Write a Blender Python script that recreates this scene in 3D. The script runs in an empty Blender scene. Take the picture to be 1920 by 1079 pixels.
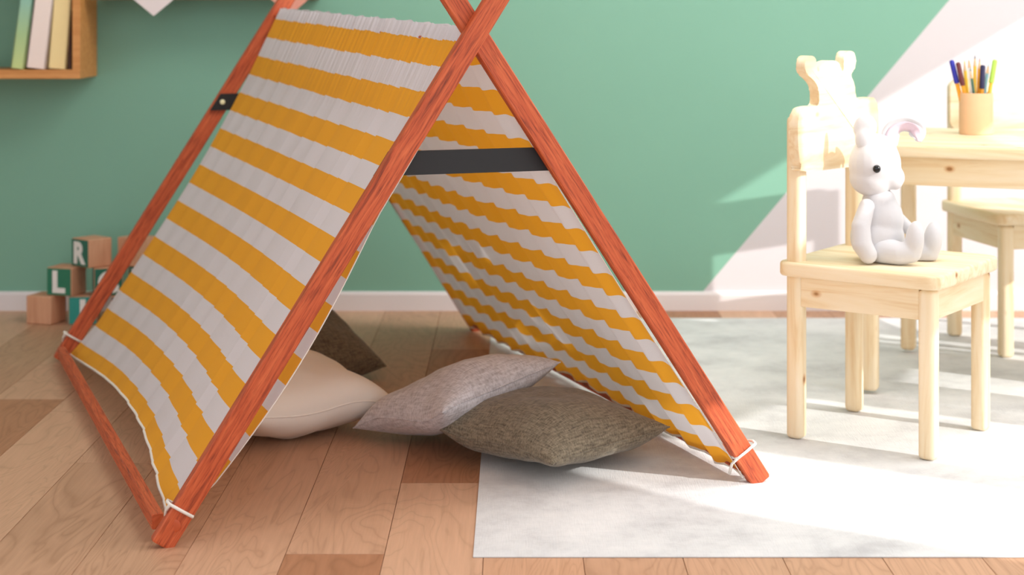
import bpy, bmesh, math, random
from mathutils import Vector, Matrix, noise
random.seed(7)
C = bpy.context.scene.collection
PI = math.pi
H, F, Y0, DW = 0.85, 3200.0, 8.0, 4.74      # eye height, focal length in px, horizon row, distance of back wall

# ------------------------------------------------------------ camera, world, lights
cam = bpy.data.cameras.new('camera'); cam.sensor_width = 36; cam.lens = 60.0
cam.shift_y = -(539.5 - Y0) / 1920.0
cam.dof.use_dof = True; cam.dof.focus_distance = 2.95; cam.dof.aperture_fstop = 4.0
cam.clip_start = 0.05
camo = bpy.data.objects.new('camera', cam); C.objects.link(camo)
camo.location = (0, 0, H); camo.rotation_euler = (PI/2, 0, 0)
sc = bpy.context.scene; sc.camera = camo
sc.view_settings.view_transform = 'Standard'; sc.view_settings.look = 'None'
sc.view_settings.gamma = 1; sc.view_settings.exposure = 0.0
sc.view_settings.use_curve_mapping = False

w = bpy.data.worlds.new('world'); sc.world = w; w.use_nodes = True
bg = w.node_tree.nodes['Background']; bg.inputs[0].default_value = (0.93, 0.96, 1.0, 1); bg.inputs[1].default_value = 1.36

SUN = Vector((0.85, -0.53, 0.0)).normalized(); TE = 0.50     # towards the sun
sd = bpy.data.lights.new('sun', 'SUN'); sd.energy = 3.8; sd.angle = 0.012; sd.color = (1.0, 0.97, 0.92)
so = bpy.data.objects.new('sun', sd); C.objects.link(so)
so.rotation_euler = Vector((SUN.x, SUN.y, TE)).to_track_quat('Z', 'Y').to_euler(); so.location = (5, -1, 4)

def area(name, loc, target, sx, sy, power, col):
    d = bpy.data.lights.new(name, 'AREA'); d.shape = 'RECTANGLE'; d.size = sx; d.size_y = sy; d.energy = power; d.color = col
    o = bpy.data.objects.new(name, d); C.objects.link(o); o.location = loc
    o.rotation_euler = (Vector(loc) - Vector(target)).to_track_quat('Z', 'Y').to_euler(); return o
area('window_daylight', (2.12, 2.7, 1.3), (0.3, 3.3, 0.4), 2.6, 1.5, 24, (1.0, 0.98, 0.96))
area('wall_fill_light', (1.0, 3.5, 2.45), (0.9, 4.2, 0.3), 2.2, 1.4, 66, (1.0, 0.98, 0.95))  # added soft area lamp that brightens the upper wall, no fixture behind it

# ------------------------------------------------------------ helpers
def wpt(px, py, D): return Vector(((px-960)*D/F, D, H-(py-Y0)*D/F))
def fpt(px, py, z=0.0):
    D = F*(H-z)/(py-Y0); return Vector(((px-960)*D/F, D, z))

def link(name, me, m, parent=None, loc=None, smooth=False):
    o = bpy.data.objects.new(name, me); C.objects.link(o)
    if m: me.materials.append(m)
    if parent: o.parent = parent
    if loc is not None: o.location = loc
    if smooth:
        for p in me.polygons: p.use_smooth = True
    return o
def obj(name, bm, m, parent=None, loc=None, smooth=False, angle=None):
    me = bpy.data.meshes.new(name); bmesh.ops.recalc_face_normals(bm, faces=bm.faces); bm.to_mesh(me); bm.free()
    o = link(name, me, m, parent, loc, smooth or angle is not None)
    if angle is not None: me.set_sharp_from_angle(angle=math.radians(angle))
    return o
def tag(o, label, cat, group=None):
    o['label'] = label; o['category'] = cat
    if group: o['group'] = group
    return o
def thing(name, label, cat, loc=(0,0,0), rz=0, group=None):
    o = bpy.data.objects.new(name, None); C.objects.link(o); o.empty_display_size = .05
    o.location = loc; o.rotation_euler = (0, 0, rz); return tag(o, label, cat, group)
def struct(o): o['kind'] = 'structure'; return o

def bm_box(bm, c, s, bev=0.0, rot=None, seg=2):
    r = bmesh.ops.create_cube(bm, size=1.0)
    vs = r['verts']
    M = Matrix.Translation(Vector(c)) @ (rot.to_4x4() if rot is not None else Matrix.Identity(4)) @ Matrix.Diagonal((s[0], s[1], s[2], 1))
    bmesh.ops.transform(bm, matrix=M, verts=vs)
    if bev > 0:
        es = list({e for v in vs for e in v.link_edges})
        bmesh.ops.bevel(bm, geom=es, offset=bev, segments=seg, profile=0.5, affect='EDGES')
def box(c, s, bev=0.0, rot=None, seg=2):
    bm = bmesh.new(); bm_box(bm, c, s, bev, rot, seg); return bm
def bm_tube(bm, pts, r, n=8, cap=True):
    pts = [Vector(p) for p in pts]; rings = []
    rr = r if isinstance(r, (list, tuple)) else [r]*len(pts)
    ref = None
    for i, p in enumerate(pts):
        t = (pts[min(i+1, len(pts)-1)] - pts[max(i-1, 0)]).normalized()
        if ref is None:
            a = Vector((0, 0, 1)) if abs(t.z) < .9 else Vector((1, 0, 0)); ref = t.cross(a).normalized()
        ref = (ref - t*ref.dot(t)).normalized(); b = t.cross(ref)
        rings.append([bm.verts.new(p + (ref*math.cos(2*PI*k/n) + b*math.sin(2*PI*k/n))*rr[i]) for k in range(n)])
    for a, b in zip(rings, rings[1:]):
        for k in range(n): bm.faces.new((a[k], a[(k+1) % n], b[(k+1) % n], b[k]))
    if cap: bm.faces.new(rings[0][::-1]); bm.faces.new(rings[-1])
def bm_lathe(bm, prof, c=(0,0,0), n=32):
    rings = []
    for r, z in prof:
        rings.append([bm.verts.new((c[0]+r*math.cos(2*PI*k/n), c[1]+r*math.sin(2*PI*k/n), c[2]+z)) for k in range(n)])
    for a, b in zip(rings, rings[1:]):
        for k in range(n): bm.faces.new((a[k], a[(k+1) % n], b[(k+1) % n], b[k]))
    bm.faces.new(rings[0][::-1]); bm.faces.new(rings[-1])
def bm_ell(bm, c, r, rot=None, u=20, v=14):
    q = bmesh.ops.create_uvsphere(bm, u_segments=u, v_segments=v, radius=1.0)
    M = Matrix.Translation(Vector(c)) @ (rot.to_4x4() if rot is not None else Matrix.Identity(4)) @ Matrix.Diagonal((r[0], r[1], r[2], 1))
    bmesh.ops.transform(bm, matrix=M, verts=q['verts'])
def baked(o):
    """replace an object's mesh by its evaluated (modified) mesh"""
    dg = bpy.context.evaluated_depsgraph_get(); dg.update()
    me = bpy.data.meshes.new_from_object(o.evaluated_get(dg)); o.modifiers.clear(); old = o.data; o.data = me
    return o
def fused(name, bm, m, parent, voxel, smooth_it=6, keep=None):
    o = obj(name, bm, m, parent, smooth=True)
    r = o.modifiers.new('r', 'REMESH'); r.mode = 'VOXEL'; r.voxel_size = voxel; r.use_smooth_shade = True
    s = o.modifiers.new('s', 'SMOOTH'); s.factor = 0.5; s.iterations = smooth_it
    return baked(o)
def extr(outline, depth, plane):
    """outline: list of 2-D points; plane(a, b, t) -> Vector, t = 0 front, 1 back"""
    bm = bmesh.new()
    f = [bm.verts.new(plane(a, b, 0)) for a, b in outline]; g = [bm.verts.new(plane(a, b, 1)) for a, b in outline]
    n = len(f); bm.faces.new(f); bm.faces.new(g[::-1])
    for i in range(n): bm.faces.new((f[i], f[(i+1) % n], g[(i+1) % n], g[i]))
    return bm

# ------------------------------------------------------------ materials
class NT:
    def __init__(s, name):
        s.m = bpy.data.materials.new(name); s.m.use_nodes = True; s.t = s.m.node_tree; s.b = s.t.nodes['Principled BSDF']
    def n(s, typ, **kw):
        o = s.t.nodes.new(typ)
        for k, v in kw.items():
            if k.startswith('i_'):
                key = k[2:]; o.inputs[int(key) if key.isdigit() else key.replace('_', ' ')].default_value = v
            else: setattr(o, k, v)
        return o
    def l(s, a, b): s.t.links.new(a, b)
    def ramp(s, fac, stops, interp='LINEAR'):
        r = s.n('ShaderNodeValToRGB'); r.color_ramp.interpolation = interp; e = r.color_ramp.elements
        e[0].position, e[0].color = stops[0][0], (*stops[0][1], 1); e[1].position, e[1].color = stops[-1][0], (*stops[-1][1], 1)
        for p, c in stops[1:-1]: k = e.new(p); k.color = (*c, 1)
        s.l(fac, r.inputs[0]); return r.outputs[0]
    def mix(s, fac, a, b, mode='MIX'):
        x = s.n('ShaderNodeMix', data_type='RGBA', blend_type=mode)
        for i, v in ((0, fac), (6, a), (7, b)):
            if hasattr(v, 'is_output'): s.l(v, x.inputs[i])
            else: x.inputs[i].default_value = v if i == 0 else (*v, 1)
        return x.outputs[2]
    def math(s, op, a, b=0.0, c=0.0):
        x = s.n('ShaderNodeMath', operation=op)
        for i, v in enumerate((a, b, c)):
            if hasattr(v, 'is_output'): s.l(v, x.inputs[i])
            else: x.inputs[i].default_value = v
        return x.outputs[0]
    def coord(s, kind='Object', scale=(1,1,1), rot=(0,0,0)):
        t = s.n('ShaderNodeTexCoord'); m = s.n('ShaderNodeMapping'); m.inputs['Scale'].default_value = scale; m.inputs['Rotation'].default_value = rot
        s.l(t.outputs[kind], m.inputs[0]); return m.outputs[0]
    def noise(s, vec, scale, detail=4, rough=.5, dist=0):
        x = s.n('ShaderNodeTexNoise'); x.inputs['Scale'].default_value = scale; x.inputs['Detail'].default_value = detail
        x.inputs['Roughness'].default_value = rough; x.inputs['Distortion'].default_value = dist; s.l(vec, x.inputs[0]); return x.outputs[0]
    def bump(s, h, strength=.2, dist=.002):
        b = s.n('ShaderNodeBump'); b.inputs['Strength'].default_value = strength; b.inputs['Distance'].default_value = dist
        s.l(h, b.inputs['Height']); s.l(b.outputs[0], s.b.inputs['Normal'])
    def base(s, c, rough=.6):
        if hasattr(c, 'is_output'): s.l(c, s.b.inputs['Base Color'])
        else: s.b.inputs['Base Color'].default_value = (*c, 1)
        s.b.inputs['Roughness'].default_value = rough; return s.m
def lin(r, g, b):
    f = lambda c: (c/255/12.92) if c <= 10 else ((c/255+.055)/1.055)**2.4
    return (f(r), f(g), f(b))
def plain(name, col, rough=.5, nz=0.0):
    t = NT(name)
    if nz:
        v = t.coord(); n = t.noise(v, 60, 3); c = t.mix(n, tuple(x*(1-nz) for x in col), tuple(min(1, x*(1+nz)) for x in col)); return t.base(c, rough)
    return t.base(col, rough)

def mat_floor():
    t = NT('oak_planks')
    a = t.n('ShaderNodeAttribute', attribute_name='plank'); sep = t.n('ShaderNodeSeparateColor'); t.l(a.outputs['Color'], sep.inputs[0])
    tc = t.n('ShaderNodeTexCoord')
    off = t.n('ShaderNodeVectorMath', operation='MULTIPLY'); t.l(a.outputs['Color'], off.inputs[0]); off.inputs[1].default_value = (7.3, 11.7, 5.1)
    add = t.n('ShaderNodeVectorMath', operation='ADD'); t.l(tc.outputs['Object'], add.inputs[0]); t.l(off.outputs[0], add.inputs[1])
    mp = t.n('ShaderNodeMapping'); mp.inputs['Scale'].default_value = (5.5, 1.5, 1); t.l(add.outputs[0], mp.inputs[0])
    big = t.noise(mp.outputs[0], 1.3, 2, .45, .6)
    rings = t.math('FRACT', t.math('MULTIPLY', big, 15.0))
    tri = t.math('ABSOLUTE', t.math('SUBTRACT', rings, .5))
    mp2 = t.n('ShaderNodeMapping'); mp2.inputs['Scale'].default_value = (160, 6, 1); t.l(add.outputs[0], mp2.inputs[0])
    fine = t.noise(mp2.outputs[0], 1.0, 4, .6)
    base = t.ramp(sep.outputs[0], [(0, lin(186,144,114)), (.35, lin(202,160,130)), (.7, lin(212,172,142)), (1, lin(196,148,114))])
    c = t.mix(t.ramp(tri, [(0, (.0,.0,.0)), (.5, (1,1,1))]), base, lin(222,176,145))
    c = t.mix(.32, base, c)
    g = t.ramp(tri, [(0, (.80,.76,.72)), (.12, (1,1,1)), (1, (1,1,1))]); c = t.mix(.55, c, g, 'MULTIPLY')
    g2 = t.ramp(fine, [(.3, (.86,.83,.80)), (.7, (1.05,1.04,1.03))]); c = t.mix(.7, c, g2, 'MULTIPLY')
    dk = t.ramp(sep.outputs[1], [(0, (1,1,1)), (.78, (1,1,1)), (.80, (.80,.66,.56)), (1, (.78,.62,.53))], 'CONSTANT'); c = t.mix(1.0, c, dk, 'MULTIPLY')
    t.bump(fine, .08, .001)
    return t.base(c, .48)
def mat_wall():
    t = NT('painted_wall')
    tc = t.n('ShaderNodeTexCoord'); s = t.n('ShaderNodeSeparateXYZ'); t.l(tc.outputs['Object'], s.inputs[0])
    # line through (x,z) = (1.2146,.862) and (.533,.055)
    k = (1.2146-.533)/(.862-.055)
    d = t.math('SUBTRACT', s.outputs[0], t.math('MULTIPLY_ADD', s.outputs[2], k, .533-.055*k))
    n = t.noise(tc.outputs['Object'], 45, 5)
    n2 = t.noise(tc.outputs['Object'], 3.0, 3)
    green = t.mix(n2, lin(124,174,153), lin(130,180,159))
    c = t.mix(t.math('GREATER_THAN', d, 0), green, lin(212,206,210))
    t.bump(n, .06, .001)
    return t.base(c, .75)
def mat_rug():
    t = NT('woven_rug')
    v = t.coord(scale=(1, 1, 1)); m = t.noise(v, 5.0, 8, .7, .15)
    vx = t.coord(scale=(30, 420, 1)); vy = t.coord(scale=(420, 30, 1))
    a = t.noise(vx, 1, 2); b = t.noise(vy, 1, 2); wv = t.math('ADD', a, b)
    c = t.ramp(m, [(.32, lin(184,184,186)), (.5, lin(210,211,212)), (.7, lin(226,226,226))])
    c = t.mix(.5, c, t.ramp(wv, [(.35, (.84,.84,.84)), (.65, (1.08,1.08,1.08))]), 'MULTIPLY')
    t.bump(wv, .35, .002)
    t.b.inputs['Sheen Weight'].default_value = .15
    return t.base(c, .95)
def mat_pole():
    t = NT('stained_red_wood')
    v = t.coord('UV', scale=(4, 60, 1)); g = t.noise(v, 2.2, 5, .65, .9)
    v2 = t.coord('UV', scale=(14, 240, 1)); f = t.noise(v2, 1.4, 3, .6)
    c = t.ramp(g, [(.3, lin(128,50,22)), (.45, lin(190,82,42)), (.7, lin(216,108,62))])
    c = t.mix(.75, c, t.ramp(f, [(.36, (.5,.38,.32)), (.48, (1,1,1)), (1, (1.06,1.06,1.06))]), 'MULTIPLY')
    t.bump(f, .25, .001)
    return t.base(c, .5)
def mat_pine(name='pine', dark=1.0, axis=2):
    t = NT(name)
    sc_ = [26, 26, 26]; sc_[axis] = 1.8
    v = t.coord(scale=tuple(sc_)); g = t.noise(v, 1.6, 4, .6, .8)
    c = t.ramp(g, [(.35, lin(232,204,160)), (.5, lin(242,222,186)), (.7, lin(247,232,204))])
    ks = [5, 5, 5]; ks[axis] = 3.2
    vk = t.coord(scale=tuple(ks)); vo = t.n('ShaderNodeTexVoronoi'); vo.inputs['Scale'].default_value = 2.4; t.l(vk, vo.inputs[0])
    kn = t.ramp(vo.outputs['Distance'], [(.035, (.42,.24,.12)), (.06, (.8,.62,.48)), (.11, (1,1,1))])
    c = t.mix(1.0, c, kn, 'MULTIPLY')
    t.bump(g, .05, .001)
    return t.base(c, .5)
def mat_cloth_stripe():
    t = NT('striped_canvas')
    uv = t.n('ShaderNodeTexCoord'); s = t.n('ShaderNodeSeparateXYZ'); t.l(uv.outputs['UV'], s.inputs[0])
    ph = t.math('FRACT', t.math('DIVIDE', t.math('SUBTRACT', s.outputs[1], (.028-.0968*2)), .0968))
    st = t.math('LESS_THAN', ph, .50)
    wv = t.noise(t.coord('UV', scale=(900, 900, 1)), 1.0, 1)
    c = t.mix(st, lin(226,222,226), lin(243,172,46))
    c = t.mix(.25, c, t.ramp(wv, [(.3, (.85,.85,.85)), (.7, (1.1,1.1,1.1))]), 'MULTIPLY')
    t.base(c, .9)
    tr = t.n('ShaderNodeBsdfTranslucent'); t.l(c, tr.inputs[0]); mx = t.n('ShaderNodeMixShader'); mx.inputs[0].default_value = .20
    out = t.t.nodes['Material Output']; t.l(t.b.outputs[0], mx.inputs[1]); t.l(tr.outputs[0], mx.inputs[2]); t.l(mx.outputs[0], out.inputs[0])
    t.bump(wv, .1, .0005)
    return t.m
def mat_fabric(name, c1, c2, scale=260, contrast=.5, bump=.5, sheen=.2):
    t = NT(name)
    a = t.noise(t.coord(scale=(scale, scale*.12, scale*.5)), 1, 3); b = t.noise(t.coord(scale=(scale*.12, scale, scale*.5)), 1, 3)
    wv = t.math('MULTIPLY', t.math('ADD', a, b), .5)
    c = t.ramp(wv, [(.5-.22*contrast-.05, c1), (.5+.22*contrast, c2)])
    big = t.noise(t.coord(), 6, 3); c = t.mix(.3, c, t.ramp(big, [(.3, (.85,.85,.85)), (.7, (1.1,1.1,1.1))]), 'MULTIPLY')
    t.bump(wv, bump, .002); t.b.inputs['Sheen Weight'].default_value = sheen
    return t.base(c, .92)

M_floor = mat_floor(); M_wall = mat_wall(); M_rug = mat_rug(); M_pole = mat_pole(); M_cloth = mat_cloth_stripe()
M_pine = mat_pine('pine_vertical'); M_pineh = mat_pine('pine_horizontal', axis=0); M_pines = mat_pine('pine_sideways', axis=1)
M_white = plain('white_gloss', lin(228,222,224), .45); M_plainwall = plain('white_wall', lin(232,228,226), .8, .02)
M_rope = plain('white_rope', lin(235,230,222), .8); M_black = plain('black_board', lin(26,27,30), .55, .1)
M_bolt = plain('brass_white_bolt', lin(250,245,200), .3)

# ------------------------------------------------------------ setting
def build_floor():
    bm = bmesh.new(); lay = bm.loops.layers.color.new('plank'); W = .153; x0 = -.044
    rnd = random.Random(3)
    fixed = {-2: [2.636, 3.72], -1: [3.026, 4.2], -4: [2.90, 4.05], -5: [3.16, 4.3], -3: [3.43, 4.5], 0: [2.2, 3.9]}
    for k in range(-16, 17):
        xa = x0 + W*k; xb = xa + W
        js = fixed.get(k) or [1.9 + rnd.random()*1.1, 3.3+rnd.random()*.9]
        ys = [.9] + [j for j in js] + [DW+.02]
        for i in range(len(ys)-1):
            r = rnd.random(); g = rnd.random()
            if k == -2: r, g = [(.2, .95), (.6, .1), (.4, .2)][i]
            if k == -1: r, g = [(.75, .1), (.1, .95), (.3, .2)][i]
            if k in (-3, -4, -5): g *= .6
            gp = .0007
            vs = [bm.verts.new(p) for p in ((xa+gp, ys[i]+gp, 0), (xb-gp, ys[i]+gp, 0), (xb-gp, ys[i+1]-gp, 0), (xa+gp, ys[i+1]-gp, 0))]
            f = bm.faces.new(vs)
            for l in f.loops: l[lay] = (r, g, rnd.random(), 1)
            # groove walls
            lo = [bm.verts.new((v.co.x + (-gp if j in (0, 3) else gp), v.co.y + (-gp if j < 2 else gp), -.003)) for j, v in enumerate(vs)]
            for j in range(4):
                q = bm.faces.new((vs[(j+1) % 4], vs[j], lo[j], lo[(j+1) % 4]))
                for l in q.loops: l[lay] = (0, .9, .1, 1)
    lo = [bm.verts.new(p) for p in ((-2.5, .9, -.06), (2.6, .9, -.06), (2.6, DW+.02, -.06), (-2.5, DW+.02, -.06))]; bm.faces.new(lo)
    me = bpy.data.meshes.new('floor'); bm.to_mesh(me); bm.free(); return struct(link('floor', me, M_floor))
build_floor()
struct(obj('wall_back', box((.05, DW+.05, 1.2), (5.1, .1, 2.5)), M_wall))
def baseboard(name, x0, x1):
    prof = [(0, 0), (-.012, 0), (-.012, .044), (-.009, .050), (-.004, .0525), (0, .0525)]
    bm = bmesh.new(); a = [bm.verts.new((x0, DW+y, z)) for y, z in prof]; b = [bm.verts.new((x1, DW+y, z)) for y, z in prof]
    bm.faces.new(a[::-1]); bm.faces.new(b)
    for i in range(len(prof)): bm.faces.new((a[i], a[(i+1) % len(prof)], b[(i+1) % len(prof)], b[i]))
    return struct(obj(name, bm, M_white))
baseboard('baseboard_back', -2.5, 2.2)
def wall_right():
    """unseen wall, its openings shaped to let sun fall in patches, 2-D curve filled and extruded"""
    cu = bpy.data.curves.new('wr', 'CURVE'); cu.dimensions = '2D'; cu.fill_mode = 'BOTH'; cu.extrude = .012
    polys = [[(-1.5, -.05), (4.8, -.05), (4.8, 2.47), (-1.5, 2.47)],
             [(1.70, .30), (2.155, .30), (2.155, 1.24), (1.78, 1.24), (1.70, 1.10)],  # holes cut to place the sunlight on floor, wall and chairs
             [(2.265, .30), (2.70, .30), (2.70, .93), (2.557, .985), (2.39, 1.03), (2.30, 1.08), (2.265, 1.08)],
             [(2.80, .30), (2.818, .30), (2.818, 1.03), (2.80, 1.03)],
             [(2.955, .30), (3.18, .30), (3.18, .755), (2.955, .80)],
             [(3.335, .30), (3.35, .30), (3.35, 1.05), (3.335, 1.05)],
             [(3.43, .30), (3.60, .30), (3.60, .94), (3.48, 1.05), (3.43, 1.05)],
             [(3.68, .30), (4.65, .30), (4.65, 1.27), (4.0, 1.28), (3.68, 1.262)],
             [(2.86, 1.14), (3.27, 1.16), (3.27, 1.225), (2.86, 1.225)],
             [(2.24, 1.34), (2.62, 1.34), (2.62, 1.68), (2.24, 1.68)]]
    for pl in polys:
        s = cu.splines.new('POLY'); s.points.add(len(pl)-1); s.use_cyclic_u = True
        for p, (a, b) in zip(s.points, pl): p.co = (a, b, 0, 1)
    o = bpy.data.objects.new('tmp', cu); C.objects.link(o)
    dg = bpy.context.evaluated_depsgraph_get(); me = bpy.data.meshes.new_from_object(o.evaluated_get(dg))
    bpy.data.objects.remove(o)
    me.transform(Matrix(((0, 0, 1, 2.2), (1, 0, 0, 0), (0, 1, 0, 0), (0, 0, 0, 1))))
    return struct(link('wall_right', me, M_plainwall))
wall_right()
struct(obj('wall_left', box((-2.45, 2.3, 1.2), (.1, 4.9, 2.5)), M_plainwall))
struct(obj('ceiling', box((-.1, 2.4, 2.52), (4.8, 4.9, .08)), M_plainwall))
# rug
def rug():
    a = fpt(887, 1047); b = (a.x + .02, 4.60)
    bm = bmesh.new(); nx, ny = 60, 60; g = []
    xa, xb, ya, yb = a.x, 2.1, a.y, 4.61
    for j in range(ny+1):
        row = []
        for i in range(nx+1):
            u, v = i/nx, j/ny; x = xa + (xb-xa)*u + (.006*v)*(1-u); y = ya + (yb-ya)*v
            e = min(u*(xb-xa), (1-u)*(xb-xa), v*(yb-ya), (1-v)*(yb-ya))
            row.append(bm.verts.new((x, y, .003 - (.001 if e < .001 else 0))))
        g.append(row)
    for j in range(ny):
        for i in range(nx): bm.faces.new((g[j][i], g[j][i+1], g[j+1][i+1], g[j+1][i]))
    bd = [e for e in bm.edges if e.is_boundary]
    r = bmesh.ops.extrude_edge_only(bm, edges=bd)
    for v in r['geom']:
        if isinstance(v, bmesh.types.BMVert): v.co.z = .0005
    return tag(obj('area_rug', bm, M_rug), 'pale grey mottled woven rug lying on the plank floor under the chairs', 'rug')
rug()

# ------------------------------------------------------------ play tent
FLp, FRp, BLp, BRp = fpt(300, 1022), fpt(1431, 909), fpt(115, 683), fpt(900, 621)
CF = Vector((-.062, 2.860, .806)); CB = Vector((-.572, 4.233, .832))
ridge_dir = (CB-CF).normalized()
def pole_mesh(A, B, wdt, thk, side):
    """rectangular stick from A to B; side = direction of the wide face's normal"""
    A, B = Vector(A), Vector(B); t = (B-A).normalized(); n = (Vector(side) - t*Vector(side).dot(t)).normalized(); b = t.cross(n)
    bm = bmesh.new(); uv = bm.loops.layers.uv.new('UVMap'); L = (B-A).length
    bv = .0022
    prof = [(wdt/2-bv, thk/2), (wdt/2, thk/2-bv), (wdt/2, -thk/2+bv), (wdt/2-bv, -thk/2), (-wdt/2+bv, -thk/2), (-wdt/2, -thk/2+bv), (-wdt/2, thk/2-bv), (-wdt/2+bv, thk/2)]
    rg = []
    for s, k in ((0, .92), (.003, 1), (L-.003, 1), (L, .92)):
        rg.append([bm.verts.new(A + t*s + b*x*k + n*y*k) for x, y in prof])
    cum = [0]
    for i in range(8): x, y = prof[i]; x2, y2 = prof[(i+1) % 8]; cum.append(cum[-1]+math.hypot(x2-x, y2-y))
    ss = [0, .003, L-.003, L]; seed = random.random()*5
    for r in range(3):
        for i in range(8):
            j = (i+1) % 8; f = bm.faces.new((rg[r][i], rg[r][j], rg[r+1][j], rg[r+1][i]))
            for l, (s_, c_) in zip(f.loops, ((ss[r], cum[i]), (ss[r], cum[i+1]), (ss[r+1], cum[i+1]), (ss[r+1], cum[i]))): l[uv].uv = (s_+seed, c_+seed)
    for f in (bm.faces.new(rg[0][::-1]), bm.faces.new(rg[3])):
        for k, l in enumerate(f.loops): l[uv].uv = (seed+.01*math.cos(k), seed+.01*math.sin(k))
    return bm
tent = thing('play_tent', 'A-frame play tent with yellow and white striped canvas on reddish wooden poles', 'tent')
PW, PT = .037, .020
v_dir = Vector((ridge_dir.x, ridge_dir.y, 0)).normalized(); u_dir = Vector((-v_dir.y*-1, -v_dir.x, 0)).normalized()
if u_dir.x < 0: u_dir = -u_dir
def leg_pole(foot, cross, off, over=.19, lift=0.0):
    foot = Vector(foot) + v_dir*off; cross = Vector(cross) + v_dir*off
    t = (cross-foot).normalized()
    return foot + Vector((0, 0, .003)) - t*.0, cross + t*over
for foot, cross, off in ((FLp, CF, -.011), (FRp, CF, .011), (BLp, CB, .028), (BRp, CB, .008)):
    A, B = leg_pole(foot, cross, off, .0 if foot is BRp else .19); obj('pole', pole_mesh(A, B, PW, PT, -v_dir), M_pole, tent)
# ridge pole resting in the crossings, floor rails, black cross boards
obj('ridge_pole', pole_mesh(CF + Vector((0, 0, -.026)) + v_dir*.03, CB + Vector((0, 0, -.026)) - v_dir*.005, .016, .016, (0, 0, 1)), M_pole, tent)
for a, b, s in ((FLp, BLp, -1), (FRp, BRp, 1)):
    A = Vector(a) + Vector((0, 0, .030)) + v_dir*(.022 if s < 0 else .034) - u_dir*(0 if s < 0 else .022); B = Vector(b) + Vector((0, 0, .030)) - v_dir*.008 - u_dir*(0 if s < 0 else .022)
    obj('floor_rail', pole_mesh(A, B, .019, .026, (0, 0, 1)), M_pole, tent)
def on_pole(foot, cross, z, off=0):
    t = z/cross.z; return Vector((foot.x+(cross.x-foot.x)*t, foot.y+(cross.y-foot.y)*t, z)) + v_dir*off
zb = .585
def crossboard(fa, fb, cr_, z, off, ext, hh=.020, th=.007, offb=None):
    """flat board whose ends are cut parallel to the poles"""
    P = []
    for k in (0, 1):
        for sgn in ((-1, 1) if k == 0 else (1, -1)):
            f = (fa, fb)[k]; q = on_pole(f, cr_, z + sgn*hh, off if k == 0 or offb is None else offb)
            P.append(q)
    d = (P[3]-P[0]).normalized()
    P = [P[0]-d*ext[0], P[1]-d*ext[0], P[2]+d*ext[1], P[3]+d*ext[1]]
    return extr([(i, 0) for i in range(4)], th, lambda i, _, k: P[i] + v_dir*(th*k)), d
bmb, d = crossboard(FLp, FRp, CF, zb, .0225, (.012, .016))
ob = obj('black_crossboard', bmb, M_black, tent); ob['label'] = 'thin black board spanning the front poles'
bmb, d = crossboard(BLp, BRp, CB, zb+.025, .0095, (.021, -.01))
ob = obj('black_crossboard', bmb, M_black, tent)
A = on_pole(BLp, CB, zb+.025, .0095)
bm = bmesh.new(); bm_ell(bm, A - v_dir*.001 - d*.004, (.0065, .004, .0065)); obj('bolt', bm, M_bolt, ob, smooth=True)
bm = bmesh.new(); t_ = (CF-FLp).normalized(); c_ = FLp + t_*.035 - v_dir*(.011+PT/2-.001)
bm_ell(bm, c_ + Vector((0,0,.004)), (.0105, .0015, .0105)); obj('dowel_plug', bm, M_pole, tent, smooth=True)

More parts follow.
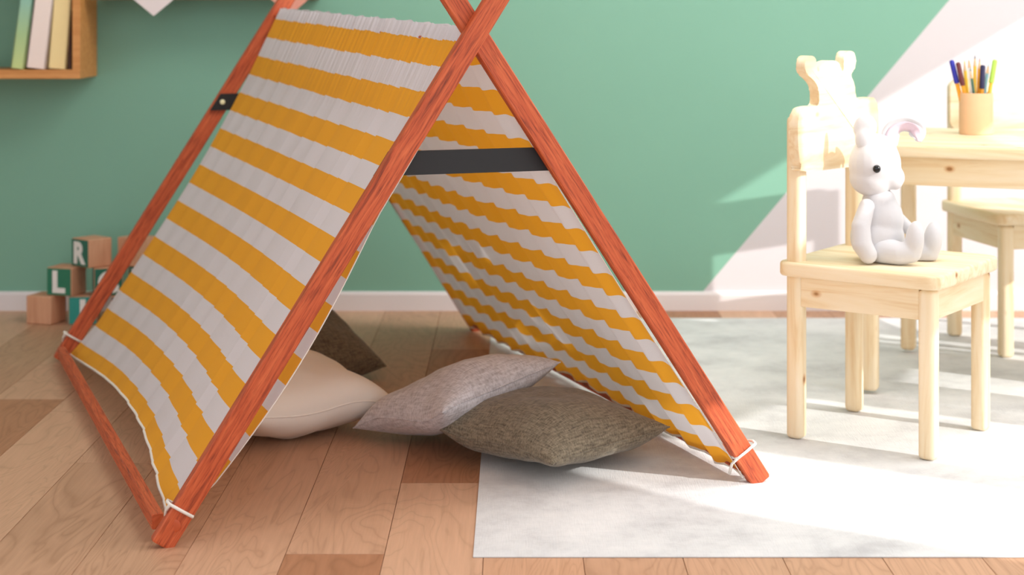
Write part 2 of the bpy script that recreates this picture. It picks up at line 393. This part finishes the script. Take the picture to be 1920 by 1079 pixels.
def canvas(name, side):
    """one sloping panel; u runs front to back, s from ridge to hem"""
    fF, fB = (FLp, BLp) if side < 0 else (FRp, BRp)
    nu, ns = (1100 if side < 0 else 360), 60
    topF = CF + Vector((0, 0, .004)); topB = CB + Vector((0, 0, .006))
    T0 = topF ; T1 = topB + v_dir*.006
    hz = .024
    B0 = on_pole(fF, CF, hz, .0); B1 = on_pole(fB, CB, hz, .004)
    bm = bmesh.new(); uv = bm.loops.layers.uv.new('UVMap'); G = []
    n = (B0-T0).cross(T1-T0).normalized()
    inner = Vector((-side, 0, -.6)).normalized()
    if n.dot(inner) < 0: n = -n                       # n points to the inside of the tent
    rnd = random.Random(5+side); creases = []; x = -.02
    while x < 1.6:
        x += (.092 if side < 0 else .062)*(.7+.6*rnd.random()); creases.append((x, .6+.7*rnd.random(), (rnd.random()-.5)*.03, 0))
    Ls = (B0-T0).length
    def bump(x, a, b): return math.sin(PI*min(1, max(0, (x-a)/(b-a))))
    for i in range(nu+1):
        u = i/nu; row = []
        for j in range(ns+1):
            s = j/ns
            e0 = T0.lerp(B0, s); e1 = T1.lerp(B1, s); L = (e1-e0).length; d = (e1-e0)/L
            m = bump(s, 0, 1)
            if side < 0: front = .004 - .016*bump(s, .38, .95); back = .002 - .050*bump(s, .16, 1.02)**.85
            else: front = .012 + .036*bump(s, .15, 1); back = .0 + .045*m
            ul = front + (L - front + back)*u
            p = e0 + d*ul
            arc = math.sin(PI*u)**1.15
            lift = (.050 if side < 0 else .020)*arc*s**3
            up = (B0-T0).lerp(B1-T1, u).normalized()
            p = p - up*lift
            off = -.004 + .020*min(1, s*5) + .016*m*math.sin(PI*u)
            if side < 0: off += .014*bump(s, .38, .95)*math.exp(-ul/.10) - .012*max(0, (s-.9)/.1)*(1-math.sin(PI*u))
            h = 0.0
            if side < 0:
                pc, pa, nx_ = -.05, 1, .03
                for cx, amp, tilt, ph in creases:
                    c_ = cx + tilt*s
                    nx_ = c_
                    if ul < c_: break
                    pc, pa = c_, amp
                q = ul - pc                                   # distance past the last crease
                fade = min(1, .45+s*1.4)*(1 - .25*math.sin(6*s+pa*9))*(1-.8*s**8)
                w_ = .013; k_ = min(1, q/w_); k_ = k_*k_*(3-2*k_)
                h = .0120*pa*fade*k_*max(0, 1 - max(0, q-w_)/(nx_-pc-w_)) 
                h += .0014*math.sin(ul*2*PI/.13 + 1.5*s)
                h += (.0016*math.sin(ul*2*PI/.024+3*math.sin(ul*9)) + .001*math.sin(ul*2*PI/.013+2*math.sin(ul*17)))*max(0, 1-s*4.5)
            else:
                h = (.0046*math.sin(ul*2*PI/.105 + .8*s + .9*math.sin(ul*7)) + .0018*math.sin(ul*2*PI/.058+1+s))*(.5+.5*min(1, s*1.5))
            h += .005*noise.noise(Vector((ul*2.2, s*2, side*5)))
            p = p + n*(off + h)
            row.append((bm.verts.new(p), ul, s*Ls))
        G.append(row)
    for i in range(nu):
        for j in range(ns):
            q = (G[i][j], G[i+1][j], G[i+1][j+1], G[i][j+1]); f = bm.faces.new([k[0] for k in q])
            for l, k in zip(f.loops, q): l[uv].uv = (k[1], k[2])
    if side < 0:
        hem = [G[i][ns][0].co.copy() for i in range(0, nu+1, 6)]; edges = [G[0][j][0].co.copy() for j in range(0, ns+1, 2)]
    else:
        hem = [G[i][ns][0].co.copy() for i in range(0, nu+1, 6)]; edges = [G[0][j][0].co.copy() for j in range(0, ns+1, 2)]
    o = obj(name, bm, M_cloth, tent, smooth=True)
    b2 = bmesh.new(); bm_tube(b2, hem, .0028, 6); obj('piping', b2, M_rope, o, smooth=True)
    b2 = bmesh.new(); bm_tube(b2, edges, .0010, 5); obj('edge_seam', b2, M_rope, o, smooth=True)
    return o
canvas('canvas_panel', -1); canvas('canvas_panel', 1)
def rope_tie(foot, cross, z, rail_dir, off, side):
    """cord looped round the pole"""
    c = on_pole(foot, cross, z, off) + Vector((0, 0, .012)); t = (cross-foot).normalized(); nrm = v_dir; b = t.cross(nrm).normalized()
    a, k = PW/2+.0025, PT/2+.0025; bm = bmesh.new()
    pts = [c + b*x*a + nrm*y*k for x, y in ((-1, -1), (0, -1.08), (1, -1), (1.12, 0), (1, 1), (0, 1.05), (-1, 1), (-1.12, 0), (-1, -1), (-.5, -1.05))]
    bm_tube(bm, pts, .0026, 8); 
    q = c + b*(a if b.x*side > 0 else -a)
    pts = [q - nrm*k, q + Vector((side*.004, 0, -.012)), q + Vector((side*.004, 0, -.032)) + nrm*.010, q + nrm*.02 + Vector((-side*.004, 0, -.02))]
    bm_tube(bm, pts, .0026, 8)
    o = obj('rope_tie', bm, M_rope, tent, smooth=True); o['label'] = 'white cord tying canvas to pole'
rope_tie(FLp, CF, .045, None, -.011, -1); rope_tie(FRp, CF, .050, None, .011, -1); rope_tie(BLp, CB, .045, None, .028, -1); rope_tie(BRp, CB, .045, None, .008, 1)

# ------------------------------------------------------------ pillows
def pillow(name, label, mat, loc, rot, size=.36, thick=.12, seed=1, rest=0.0, wr=1.0, sq=(1,1)):
    N = 56; bm = bmesh.new()
    def P(u, v, sg):
        # u,v in -1..1; sides pulled in between the corners, so the corners stand out
        pin = .06
        x = u*(1 - pin*(1-v*v)**1.0*abs(u)**2.0*.9); y = v*(1 - pin*(1-u*u)*abs(v)**2.0*.9)
        h = max(0, (1-u**2))**.52*max(0, (1-v**2))**.52
        h = h**.86
        nz = noise.noise(Vector((u*1.8+seed*3, v*1.8, seed)))*.10 + noise.noise(Vector((u*4+seed, v*4, seed*2)))*.04
        # soft radial wrinkles towards corners
        rr = math.hypot(u, v); ang = math.atan2(v, u)
        wk = math.sin(ang*14+seed*2)*.025*wr*max(0, rr-.55)
        z = sg*(thick/2*h*(1+nz) + thick*wk*h**.3*.8)
        z += .02*noise.noise(Vector((u+seed, v-seed, 3)))*size/.36
        return Vector((x*size/2*sq[0], y*size/2*sq[1], z))
    g = {}
    for sg in (1, -1):
        for i in range(N+1):
            for j in range(N+1):
                u = math.sin((i/N-.5)*PI*.98)/math.sin(.49*PI); v = math.sin((j/N-.5)*PI*.98)/math.sin(.49*PI)
                edge = i in (0, N) or j in (0, N)
                if edge and sg == -1: g[(sg, i, j)] = g[(1, i, j)]
                else: g[(sg, i, j)] = bm.verts.new(P(u, v, sg))
        for i in range(N):
            for j in range(N):
                q = [g[(sg, i, j)], g[(sg, i+1, j)], g[(sg, i+1, j+1)], g[(sg, i, j+1)]]
                bm.faces.new(q if sg > 0 else q[::-1])
    edge = [g[(1, i, 0)].co.copy() for i in range(N)] + [g[(1, N, j)].co.copy() for j in range(N)] + [g[(1, i, N)].co.copy() for i in range(N, 0, -1)] + [g[(1, 0, j)].co.copy() for j in range(N, 0, -1)]
    root = thing(name, label, 'pillow', (0,0,0))
    o = obj('cushion_cover', bm, mat, root, smooth=True)
    b2 = bmesh.new(); bm_tube(b2, edge + [edge[0]], .0016, 6); s = obj('seam', b2, mat, o, smooth=True)
    R = Matrix.LocRotScale(None, rot, None).to_3x3() if not isinstance(rot, Matrix) else rot
    root.rotation_euler = R.to_euler()
    lo = min((R @ v.co).z for v in o.data.vertices)
    root.location = (loc[0], loc[1], loc[2] if loc[2] is not None else rest - lo)
    return root
from mathutils import Euler
def E(x, y, z): return Euler((math.radians(x), math.radians(y), math.radians(z)), 'XYZ').to_matrix()
def R3(ax): return ax
M_taupe = mat_fabric('taupe_burlap', lin(74,64,50), lin(150,138,116), 420, .6, .7)
M_grey = mat_fabric('grey_linen', lin(178,175,180), lin(228,227,233), 340, .5, .3)
M_cream = plain('cream_cotton', lin(250,243,234), .85)
M_taupe2 = mat_fabric('dark_brown_burlap', lin(70,60,48), lin(134,122,102), 360, .6, .6)
Rz = lambda a: Matrix.Rotation(math.radians(a), 3, 'Z'); Rx = lambda a: Matrix.Rotation(math.radians(a), 3, 'X'); Ry = lambda a: Matrix.Rotation(math.radians(a), 3, 'Y')
pillow('throw_pillow', 'dark taupe coarse burlap pillow lying half on the rug in front', M_taupe, (.073, 3.17, None), Rx(3) @ Rz(44), .31, .12, 1, .003)
pillow('throw_pillow', 'light grey linen pillow propped against the taupe burlap pillow', M_grey, (-.108, 3.315, .090), Ry(-18) @ Rx(-6) @ Rz(42), .30, .115, 2)
pillow('throw_pillow', 'smooth cream white pillow just inside the left tent panel', M_cream, (-.462, 3.40, None), Ry(6) @ Rx(1) @ Rz(38), .345, .15, 3, .0, .3)
pillow('throw_pillow', 'dark brown burlap pillow standing at the back of the tent', M_taupe2, (-.46, 3.86, None), Ry(20) @ Rx(18) @ Rz(52), .26, .12, 4, .0)

# ------------------------------------------------------------ children's chairs
F1 = Vector((.814, -.581, 0)); S1 = Vector((.581, .814, 0)); C1 = Vector((.744, 3.364, .003))
def chair(label, centre, yaw, bear):
    """local x = facing direction, local y = sideways"""
    t = thing('wooden_chair', label, 'chair', centre, yaw)
    a, lw = .135, .033
    for sx, sy in ((1, 1), (1, -1)): obj('leg', box((sx*a, sy*a, .1585), (lw, lw, .317), .010, seg=4), M_pine, t, angle=40)
    for sy in (1, -1): obj('leg', box((-a, sy*a, .3145), (lw, lw, .629), .010, seg=4), M_pine, t, angle=40)
    bm = bmesh.new(); r = bmesh.ops.create_cube(bm, size=1.0)
    bmesh.ops.transform(bm, matrix=Matrix.Translation((0, 0, .332)) @ Matrix.Diagonal((.332, .332, .028, 1)), verts=r['verts'])
    ve = [e for e in bm.edges if abs(e.verts[0].co.z - e.verts[1].co.z) > .01]
    bmesh.ops.bevel(bm, geom=ve, offset=.028, segments=6, profile=.5, affect='EDGES')
    he = [e for e in bm.edges if abs(e.verts[0].co.z - e.verts[1].co.z) < .001 and len(e.link_faces) == 2 and e.calc_face_angle(0) > 1.2]
    bmesh.ops.bevel(bm, geom=he, offset=.006, segments=3, profile=.5, affect='EDGES')
    obj('seat', bm, M_pineh, t, angle=40)
    for sx in (1, -1): obj('apron', box((sx*(a+.004), 0, .288), (.016, 2*a-lw+.004, .058), .002), M_pines, t)
    for sy in (1, -1): obj('apron', box((0, sy*(a+.004), .288), (2*a-lw+.004, .016, .058), .002), M_pineh, t)
    xf = -a + lw/2 + .020; xb = -a + lw/2
    if bear:
        px = [(1514,322),(1503,312),(1498,290),(1496,240),(1499,215),(1506,204),(1520,199.5),(1535,197.5),(1536,185),(1535,168),(1530,156),(1522,147),(1514,140),(1510,129),(1510,117),(1514,108),(1520,104.5),(1527,107),(1531,115),(1532,127),(1535,137),(1539,126),(1548,117),(1559,113.5),(1570,116),(1576,124),(1580,137),(1583,122),(1583,107),(1587,99),(1594,95.5),(1601,98.5),(1605,107),(1605,121),(1601,132),(1595,140),(1600,152),(1604,168),(1606,186),(1628,183),(1640,184),(1645,196),(1647,215),(1646,280),(1643,300),(1636,307)]
        Wf = centre + F1*xf
        ol = []
        for X, Yp in px:     # pixel of the photo -> point of the backrest's front face
            dr = Vector(((X-960)/F, 1, -(Yp-Y0)/F)); k = Wf.dot(F1)/dr.dot(F1); P = Vector((0, 0, H-.003)) + dr*k
            ol.append(((P-Wf).dot(S1), P.z))
        # smooth the outline
        dense = []
        n = len(ol)
        for i in range(n):
            p0, p1, p2, p3 = (Vector(ol[(i+q-1) % n]) for q in range(4))
            for s in (0, .25, .5, .75):
                dense.append(tuple(.5*((2*p1)+(p2-p0)*s+(2*p0-5*p1+4*p2-p3)*s*s+(3*p1-p0-3*p2+p3)*s**3)))
        ol = dense
    else:
        ol = []
        for cx, cz, a0 in ((.135, .635, 0), (-.135, .635, 90), (-.135, .55, 180), (.135, .55, 270)):
            for q in range(7):
                an = math.radians(a0+q*15); ol.append((cx+.03*math.cos(an), cz+.022*math.sin(an)))
    b = extr(ol, .02, lambda y, z, k: Vector((xf if k == 0 else xb, y, z)))
    es = [e for e in b.edges if len(e.link_faces) == 2 and any(len(f.verts) > 6 for f in e.link_faces)]
    bmesh.ops.bevel(b, geom=es, offset=.0025, segments=2, profile=.5, affect='EDGES')
    obj('backrest', b, M_pines, t, angle=35)
    return t
chair('small pine chair with bear head backrest, white rabbit on its seat', C1, math.atan2(F1.y, F1.x), True)
chair('small pine chair with plain backrest tucked in behind the table', Vector((1.290, 4.255, .003)), math.atan2(-.98, .2), False)

# ------------------------------------------------------------ table
U_t = Vector((.921, -.389, 0)); V_t = Vector((.389, .921, 0))
def table():
    o = Vector((.780, 3.715, .003)); t = thing('pine_table', 'small pine table holding a pencil cup behind the bear chair', 'table', o, math.atan2(U_t.y, U_t.x))
    L, Dp, zt = .78, .475, .546
    obj('tabletop', box(((L)/2, Dp/2-.005, zt-.013), (L+.05, Dp+.075, .026), .005, seg=3), M_pineh, t, angle=40)
    for x in (0, L):
        for y in (0, Dp): obj('leg', box((x, y, (zt-.026)/2+.0035), (.035, .035, zt-.026-.007), .009, seg=4), M_pine, t, angle=40)
    obj('apron', box((L/2, -.004, .489), (L-.035, .018, .062), .002), M_pineh, t)
    obj('apron', box((L/2, Dp+.004, .489), (L-.035, .018, .062), .002), M_pineh, t)
    for x in (-.002, L+.002): obj('apron', box((x, Dp/2, .489), (.018, Dp-.035, .062), .002), M_pineh, t)
table()
# pencil cup
cup_p = Vector((870*3.95/F, 3.95, .549))
cup = thing('pencil_cup', 'round light wood cup full of coloured pencils on the table', 'cup', cup_p)
bm = bmesh.new(); bm_lathe(bm, [(.0, .0), (.0365, .0), (.0385, .002), (.0385, .094), (.0375, .096), (.0345, .096), (.0335, .094), (.0335, .006), (.0, .006)], n=40)
obj('cup_body', bm, plain('beech_cup', lin(232,188,146), .5, .05), cup, angle=40)
def pencil(name, label, cat, tx, ty, dD, body, tipcol, bx, wood=True, r=.0042):
    D = 3.95+dD; top = wpt(tx, ty, D); bot = Vector((cup_p.x + bx, cup_p.y + dD*.55, cup_p.z+.009))
    d = (top-bot).normalized(); L = (top-bot).length
    t = thing(name, label, cat, bot, 0, None); t.rotation_euler = d.to_track_quat('Z', 'Y').to_euler()
    b = bmesh.new(); bm_tube(b, [(0,0,0), (0,0,L-.026)], r, 6 if wood else 12); obj('barrel', b, body, t)
    if wood:
        b = bmesh.new(); bm_tube(b, [(0,0,L-.026), (0,0,L-.009)], [r, r*.42], 10); obj('sharpened_end', b, M_pwood, t)
        b = bmesh.new(); bm_tube(b, [(0,0,L-.009), (0,0,L)], [r*.42, .0003], 10); obj('lead', b, tipcol, t)
    else:
        b = bmesh.new(); bm_tube(b, [(0,0,L-.055), (0,0,L-.054), (0,0,L-.004), (0,0,L)], [r*1.02, r*1.3, r*1.25, r*.8], 14); obj('cap', b, tipcol, t, angle=40)
M_pwood = plain('cedar', lin(226,190,150), .7)
colr = lambda n, *c: plain(n, lin(*c), .35)
blue = colr('blue_lacquer', 44,48,170); brown = colr('maroon_lacquer', 105,45,50); orange = colr('orange_lacquer', 240,165,40); yellow = colr('yellow_lacquer', 245,200,70)
whitep = colr('white_lacquer', 240,238,235); teal = colr('teal_lacquer', 60,110,100); navy = colr('navy_lacquer', 40,38,80); lime = colr('lime_lacquer', 175,215,90); sky = colr('sky_lacquer', 150,200,215); blk = colr('graphite', 40,38,38); red = colr('red_lead', 215,120,110)
pencil('felt_pen', 'yellow felt pen with blue cap leaning furthest left in the cup', 'pen', 1784, 113, .0, orange, blue, -.018, False, .0048)
pencil('felt_pen', 'orange felt pen with maroon cap next to the blue capped pen', 'pen', 1796, 117, -.012, orange, brown, -.010, False, .0045)
pencil('colour_pencil', 'yellow pencil with pale tip beside the maroon capped pen', 'pencil', 1808, 112, .012, yellow, yellow, -.012)
pencil('colour_pencil', 'white pencil near the middle of the cup', 'pencil', 1816, 106, .015, whitep, whitep, .0)
pencil('colour_pencil', 'thin dark green pencil in front, near the middle of the cup', 'pencil', 1819, 126, -.02, teal, teal, .004, True, .0032)
pencil('graphite_pencil', 'tall yellow pencil with black tip at the middle of the cup', 'pencil', 1828, 103, .006, yellow, blk, -.002)
pencil('colour_pencil', 'orange pencil with red tip right of the black tipped pencil', 'pencil', 1837, 108, .010, orange, red, .004)
pencil('felt_pen', 'orange felt pen with navy cap at the front right', 'pen', 1843, 122, -.010, orange, navy, .008, False, .0048)
pencil('colour_pencil', 'pale blue pencil between the navy capped pen and the lime pen', 'pencil', 1854, 117, .008, sky, sky, .010)
pencil('felt_pen', 'lime green pen leaning furthest right in the cup', 'pen', 1866, 112, .0, yellow, lime, .016, False, .0046)

# ------------------------------------------------------------ toy rabbit on the chair seat
def rabbit():
    M_fur = NT('white_plush'); n = M_fur.noise(M_fur.coord(), 350, 3); M_fur.bump(n, .15, .0008); M_fur.b.inputs['Sheen Weight'].default_value = .3
    M_fur.base(lin(208,207,210), .9); M_fur = M_fur.m
    M_pink = plain('pink_felt', lin(226,204,214), .9); M_eye = plain('black_bead', lin(14,14,16), .12)
    D0 = 3.33; base = wpt(1662, 490, D0); base.z = .3492
    t = thing('toy_rabbit', 'white toy rabbit with one drooping ear sitting on the bear chair', 'toy', base)
    k = D0/F
    # local frame: x right, y away, z up; pixel -> local
    def L(px, py, dy=0.0): return Vector(((px-960)*(D0+dy)/F - base.x, D0 + dy - base.y, H-(py-Y0)*(D0+dy)/F - base.z))
    base_D = base.y
    bm = bmesh.new()
    bm_ell(bm, L(1640, 308), (.051, .049, .055)); bm_ell(bm, L(1664, 329, -.004), (.034, .034, .027), Ry(20)); bm_ell(bm, L(1678, 341, -.006), (.015, .021, .016))
    bm_ell(bm, L(1634, 333), (.043, .044, .037)); bm_ell(bm, L(1641, 285), (.043, .038, .036))
    fused('head', bm, M_fur, t, .0035, 5)
    bm = bmesh.new()
    bm_ell(bm, L(1645, 446), (.053, .048, .050)); bm_ell(bm, L(1650, 412), (.046, .042, .052)); bm_ell(bm, L(1648, 376), (.033, .032, .026))
    fused('torso', bm, M_fur, t, .0035, 5)
    for pts, rr in (([L(1625, 388, -.030), L(1614, 425, -.042), L(1616, 458, -.048), L(1628, 478, -.050)], [.016, .019, .020, .018]),
                    ([L(1668, 392, .022), L(1684, 412, .028), L(1702, 428, .020)], [.014, .015, .013])):
        b = bmesh.new()
        for (p, r), (p2, r2) in zip(zip(pts, rr), zip(pts[1:], rr[1:])):
            for q in range(5):
                s = q/4; c = p.lerp(p2, s); rad = r+(r2-r)*s; bm_ell(b, c, (rad, rad, rad), None, 12, 8)
        fused('arm', b, M_fur, t, .003, 4)
    for hip, knee, foot, toe in ((L(1655, 470, -.030), L(1685, 476, -.052), L(1709, 474, -.060), L(1716, 430, -.060)),
                                 (L(1660, 465, .020), L(1710, 474, .010), L(1742, 474, .0), L(1751, 430, .0))):
        b = bmesh.new()
        for p, p2, r, r2 in ((hip, knee, .028, .023), (knee, foot, .023, .020)):
            for q in range(6): c = p.lerp(p2, q/5); rad = r+(r2-r)*q/5; bm_ell(b, c, (rad, rad, rad), None, 12, 8)
        m = foot.lerp(toe, .5); bm_ell(b, m + Vector((.002, 0, -.001)), (.018, .022, .040), Ry(6))
        for v in b.verts: v.co.z = max(v.co.z, .0008)
        fused('leg', b, M_fur, t, .003, 5)
    def ear(path, wd, thk, nrm):
        b = bmesh.new(); b2 = bmesh.new()
        n_ = len(path); R_ = []; Q_ = []
        for i, p in enumerate(path):
            tt = (path[min(i+1, n_-1)]-path[max(i-1, 0)]).normalized(); nn = (nrm[i]-tt*nrm[i].dot(tt)).normalized(); bb = tt.cross(nn)
            s = i/(n_-1); ww = wd*(.45+.75*math.sin(PI*min(1, s*.92+.12))**.8) if s < 1 else wd*.25
            th = thk*(1 if s < .95 else .5)
            R_.append([b.verts.new(p + bb*ww*math.cos(a) + nn*(th*math.sin(a) - (.35*ww*math.cos(a)**2*-1 if False else 0))) for a in [2*PI*q/16 for q in range(16)]])
            if 0 < i < n_-1: Q_.append([b2.verts.new(p + nn*(thk*1.12) + bb*ww*.58*x) for x in (-1, -.4, .4, 1)] + [b2.verts.new(p + nn*(thk*.5) + bb*ww*.58*x) for x in (1, -1)])
        for a, c in zip(R_, R_[1:]):
            for q in range(16): b.faces.new((a[q], a[(q+1) % 16], c[(q+1) % 16], c[q]))
        b.faces.new(R_[0][::-1]); b.faces.new(R_[-1])
        for a, c in zip(Q_, Q_[1:]):
            for q in range(6): b2.faces.new((a[q], a[(q+1) % 6], c[(q+1) % 6], c[q]))
        b2.faces.new(Q_[0][::-1]); b2.faces.new(Q_[-1])
        o = obj('ear', b, M_fur, t, smooth=True); md = o.modifiers.new('s', 'SUBSURF'); md.levels = 1; md.render_levels = 1; baked(o)
        obj('inner_ear', b2, M_pink, o, smooth=True)
    def cr(pts, n=5):
        out = []
        for i in range(len(pts)-1):
            p0, p1, p2, p3 = pts[max(i-1, 0)], pts[i], pts[i+1], pts[min(i+2, len(pts)-1)]
            for q in range(n): s = q/n; out.append(.5*((2*p1)+(p2-p0)*s+(2*p0-5*p1+4*p2-p3)*s*s+(3*p1-p0-3*p2+p3)*s**3))
        return out+[pts[-1]]
    pa = cr([L(1668, 275, .015), L(1670, 252, .015), L(1680, 238, .015), L(1698, 233, .015), L(1716, 240, .012), L(1722, 256, .010), L(1720, 266, .010)])
    ear(pa, .019, .0045, [Vector((0.0, -1.0, -.5)) + Vector((.2, 0, -.9))*min(1, i/len(pa)*1.3) for i in range(len(pa))])
    b = bmesh.new()
    bm_ell(b, L(1622, 240, -.014), (.0235, .0085, .027), Ry(14) @ Rz(-20)); bm_ell(b, L(1619, 262, -.018), (.017, .009, .022), Rz(-20)); bm_ell(b, L(1626, 277, -.018), (.013, .010, .013))
    fused('ear', b, M_fur, t, .003, 4)
    bm = bmesh.new(); bm_ell(bm, L(1644, 317, -.0475), (.0075, .0055, .0078)); e = obj('eye', bm, M_eye, t, smooth=True)
    bm = bmesh.new(); bm_ell(bm, L(1644, 317, .047), (.0075, .0055, .0078)); obj('eye', bm, M_eye, t, smooth=True)
    bm = bmesh.new(); bm_ell(bm, L(1690, 334, -.008), (.0035, .009, .006)); obj('nose', bm, M_pink, t, smooth=True)
rabbit()

# ------------------------------------------------------------ wall shelf with books
M_shelf = mat_pine('honey_oak', axis=0)
def recolor():
    t = NT('honey_oak_shelf'); g = t.noise(t.coord(scale=(3, 40, 40)), 2, 4, .6, .5)
    return t.base(t.ramp(g, [(.3, lin(196,128,62)), (.7, lin(222,158,92))]), .5)
M_shelf = recolor()
xr = -1.152; zb_ = .651; dep = .187
sh = thing('wall_shelf', 'honey coloured wooden box shelf on the green wall, top left', 'shelf', (xr-.3, DW, zb_))
wd, hh, th = .66, .34, .024
for nm, c, s in (('bottom_board', (.3-wd/2, -dep/2-.001, th/2), (wd, dep, th)), ('top_board', (.3-wd/2, -dep/2-.001, hh-th/2), (wd, dep, th)),
                 ('side_board', (.3-.0105, -dep/2-.001, hh/2), (.021, dep, hh-2*th)), ('side_board', (.3-wd+.0105, -dep/2-.001, hh/2), (.021, dep, hh-2*th))):
    obj(nm, box(c, s, .001), M_shelf, sh)
def book(label, px0, px1, lean, h, cover, spine2=None, dy=0.0, deep=.14):
    D = DW - dep + .012 + dy; x0 = (px0-960)*D/F; x1 = (px1-960)*D/F; th_ = x1-x0; z = zb_+th+.0005
    t = thing('book', label, 'book', (x0 if lean >= 0 else x1, D, z)); t.rotation_euler = (0, math.radians(lean), 0)
    if lean > 0: t.location.x = x1; ox = -th_
    else: ox = 0
    b = bmesh.new()
    bm_box(b, (ox+.0015, deep/2, h/2), (.003, deep, h), .0005); bm_box(b, (ox+th_-.0015, deep/2, h/2), (.003, deep, h), .0005); bm_box(b, (ox+th_/2, .0015, h/2), (th_-.001, .003, h), .0005)
    obj('cover', b, cover, t)
    obj('pages', box((ox+th_/2, deep/2, h/2), (th_-.007, deep-.010, h-.008)), M_pages, t)
    return t
M_pages = plain('paper', lin(238,232,218), .9)
t = NT('green_gradient_cover'); s = t.n('ShaderNodeSeparateXYZ'); t.l(t.coord(), s.inputs[0])
M_gc = t.base(t.ramp(t.math('MULTIPLY', s.outputs[2], 5.0), [(0, lin(205,224,150)), (.45, lin(175,208,150)), (.9, lin(150,200,180))]), .5)
book('slim book with pale green cover, leftmost on the box shelf', 20, 44, 7.5, .24, M_gc)
book('white book between the green and the cream books', 49, 84, 7.0, .25, plain('white_cover', lin(250,234,226), .5))
book('thick cream yellow book right of the white book', 90, 123, 4.5, .235, plain('cream_cover', lin(250,226,164), .5, .03))
book('thin dark brown book against the shelf side board', 127, 133.5, 0.0, .23, plain('brown_cover', lin(98,62,44), .5), dy=.01)

# long shelf above, with bunting hanging from it
ls = tag(obj('wall_ledge', box((-.835, DW-.076, .869), (.60, .15, .014), .001), plain('walnut_ledge', lin(120,92,66), .6, .08)), 'long narrow brown wall ledge carrying the bunting, at the top edge', 'shelf')
bt = thing('bunting', 'string of triangular pennants, white and pink, hanging from the wall ledge', 'bunting', (-.835, DW-.155, .872))
bm = bmesh.new(); bm_tube(bm, [(-.29, 0, .004), (-.1, 0, .001), (.1, 0, .001), (.29, 0, .004)], .0015, 6); obj('string', bm, M_rope, bt)
def pennant(cx, tipy, half, col, D=DW-.157):
    c = wpt(cx, tipy, D); zt_ = .872; sl = half
    bm = extr([(-sl, zt_), (sl, zt_), (0, c.z)], .001, lambda a, z, k: Vector((c.x + a + .835, -.002+.001*k, z-.872)))
    return obj('pennant', bm, col, bt)
pennant(288, 30, .065, plain('white_felt', lin(236,226,226), .9)); pennant(543, 30, .060, plain('pink_felt_pennant', lin(226,158,140), .9))

# ------------------------------------------------------------ letter blocks
M_bw = mat_pine('block_beech', axis=0)
def blockwood():
    t = NT('block_wood'); g = t.noise(t.coord(scale=(30, 30, 4)), 2, 3); return t.base(t.ramp(g, [(.3, lin(206,150,116)), (.7, lin(224,172,138))]), .6)
M_bw = blockwood()
M_letter = plain('white_letter_paint', lin(240,240,238), .5)
def glyph(ch, size):
    cu = bpy.data.curves.new('g', 'FONT'); cu.body = ch; cu.size = size; cu.extrude = .0006; cu.offset = .0036; cu.align_x = 'CENTER'
    o = bpy.data.objects.new('tmp', cu); C.objects.link(o); dg = bpy.context.evaluated_depsgraph_get(); me = bpy.data.meshes.new_from_object(o.evaluated_get(dg)); bpy.data.objects.remove(o)
    xs = [v.co.x for v in me.vertices]; ys = [v.co.y for v in me.vertices]
    me.transform(Matrix.Translation((-(min(xs)+max(xs))/2, -(min(ys)+max(ys))/2, 0))); return me
BS = .075
def block(label, px, row, D, yaw, ch=None, col=None, dy=0, side=None):
    x = (px-960)*D/F; t = thing('letter_block' if ch else 'wooden_block', label, 'toy block', (x, D, row*(BS+.0006)+.0003), math.radians(yaw))
    obj('block_body', box((0, 0, BS/2), (BS, BS, BS), .003), M_bw, t)
    if ch:
        p = obj('painted_face', box((0, -BS/2-.0002, BS/2), (BS-.004, .001, BS-.004)), col, t)
        if side: obj('painted_face', box((side*(BS/2+.0002), 0, BS/2), (.001, BS-.004, BS-.004)), colr('side_paint_%s' % ch, 40,84,74), t)
        me = glyph(ch, .076); me.transform(Matrix.Translation((0, -BS/2-.0012, BS/2)) @ Matrix.Rotation(PI/2, 4, 'X')); link('letter', me, M_letter, p)
green = colr('green_paint', 40,124,96); teal2 = colr('teal_paint', 36,150,140); dgreen = colr('dark_green_paint', 36,110,90)
block('plain wooden block on the floor, leftmost in the bottom row', 87, 0, 4.56, -18)
block('teal block with white letter I in the bottom row', 158, 0, 4.56, 8, 'I', teal2)
block('block with white letter S in the bottom row behind the tent pole', 236, 0, 4.56, 12, 'S', colr('navy_paint', 44,74,104))
block('green block with white letter L, leftmost of the second row', 125, 1, 4.56, -17, 'L', green)
block('dark green block with white letter C in the second row', 202, 1, 4.56, 16, 'C', dgreen, side=-1)
block('dark green block with white letter Y at right end of second row', 270, 1, 4.60, 6, 'Y', dgreen)
block('dark green block with white letter R on top of the stack', 172, 2, 4.56, -40, 'R', dgreen)
block('plain wooden block on top of the stack behind the tent pole', 258, 2, 4.58, -35)

# repeats share a group
GROUPS = {'throw_pillow': 'throw pillows lying in the tent', 'wooden_chair': 'small pine chairs at the table', 'book': 'books leaning on the box shelf',
          'letter_block': 'toy blocks stacked by the wall', 'wooden_block': 'toy blocks stacked by the wall', 'felt_pen': 'pens and pencils in the cup',
          'colour_pencil': 'pens and pencils in the cup', 'graphite_pencil': 'pens and pencils in the cup'}
for o in C.objects:
    g = GROUPS.get(o.name.split('.')[0])
    if g and o.parent is None: o['group'] = g
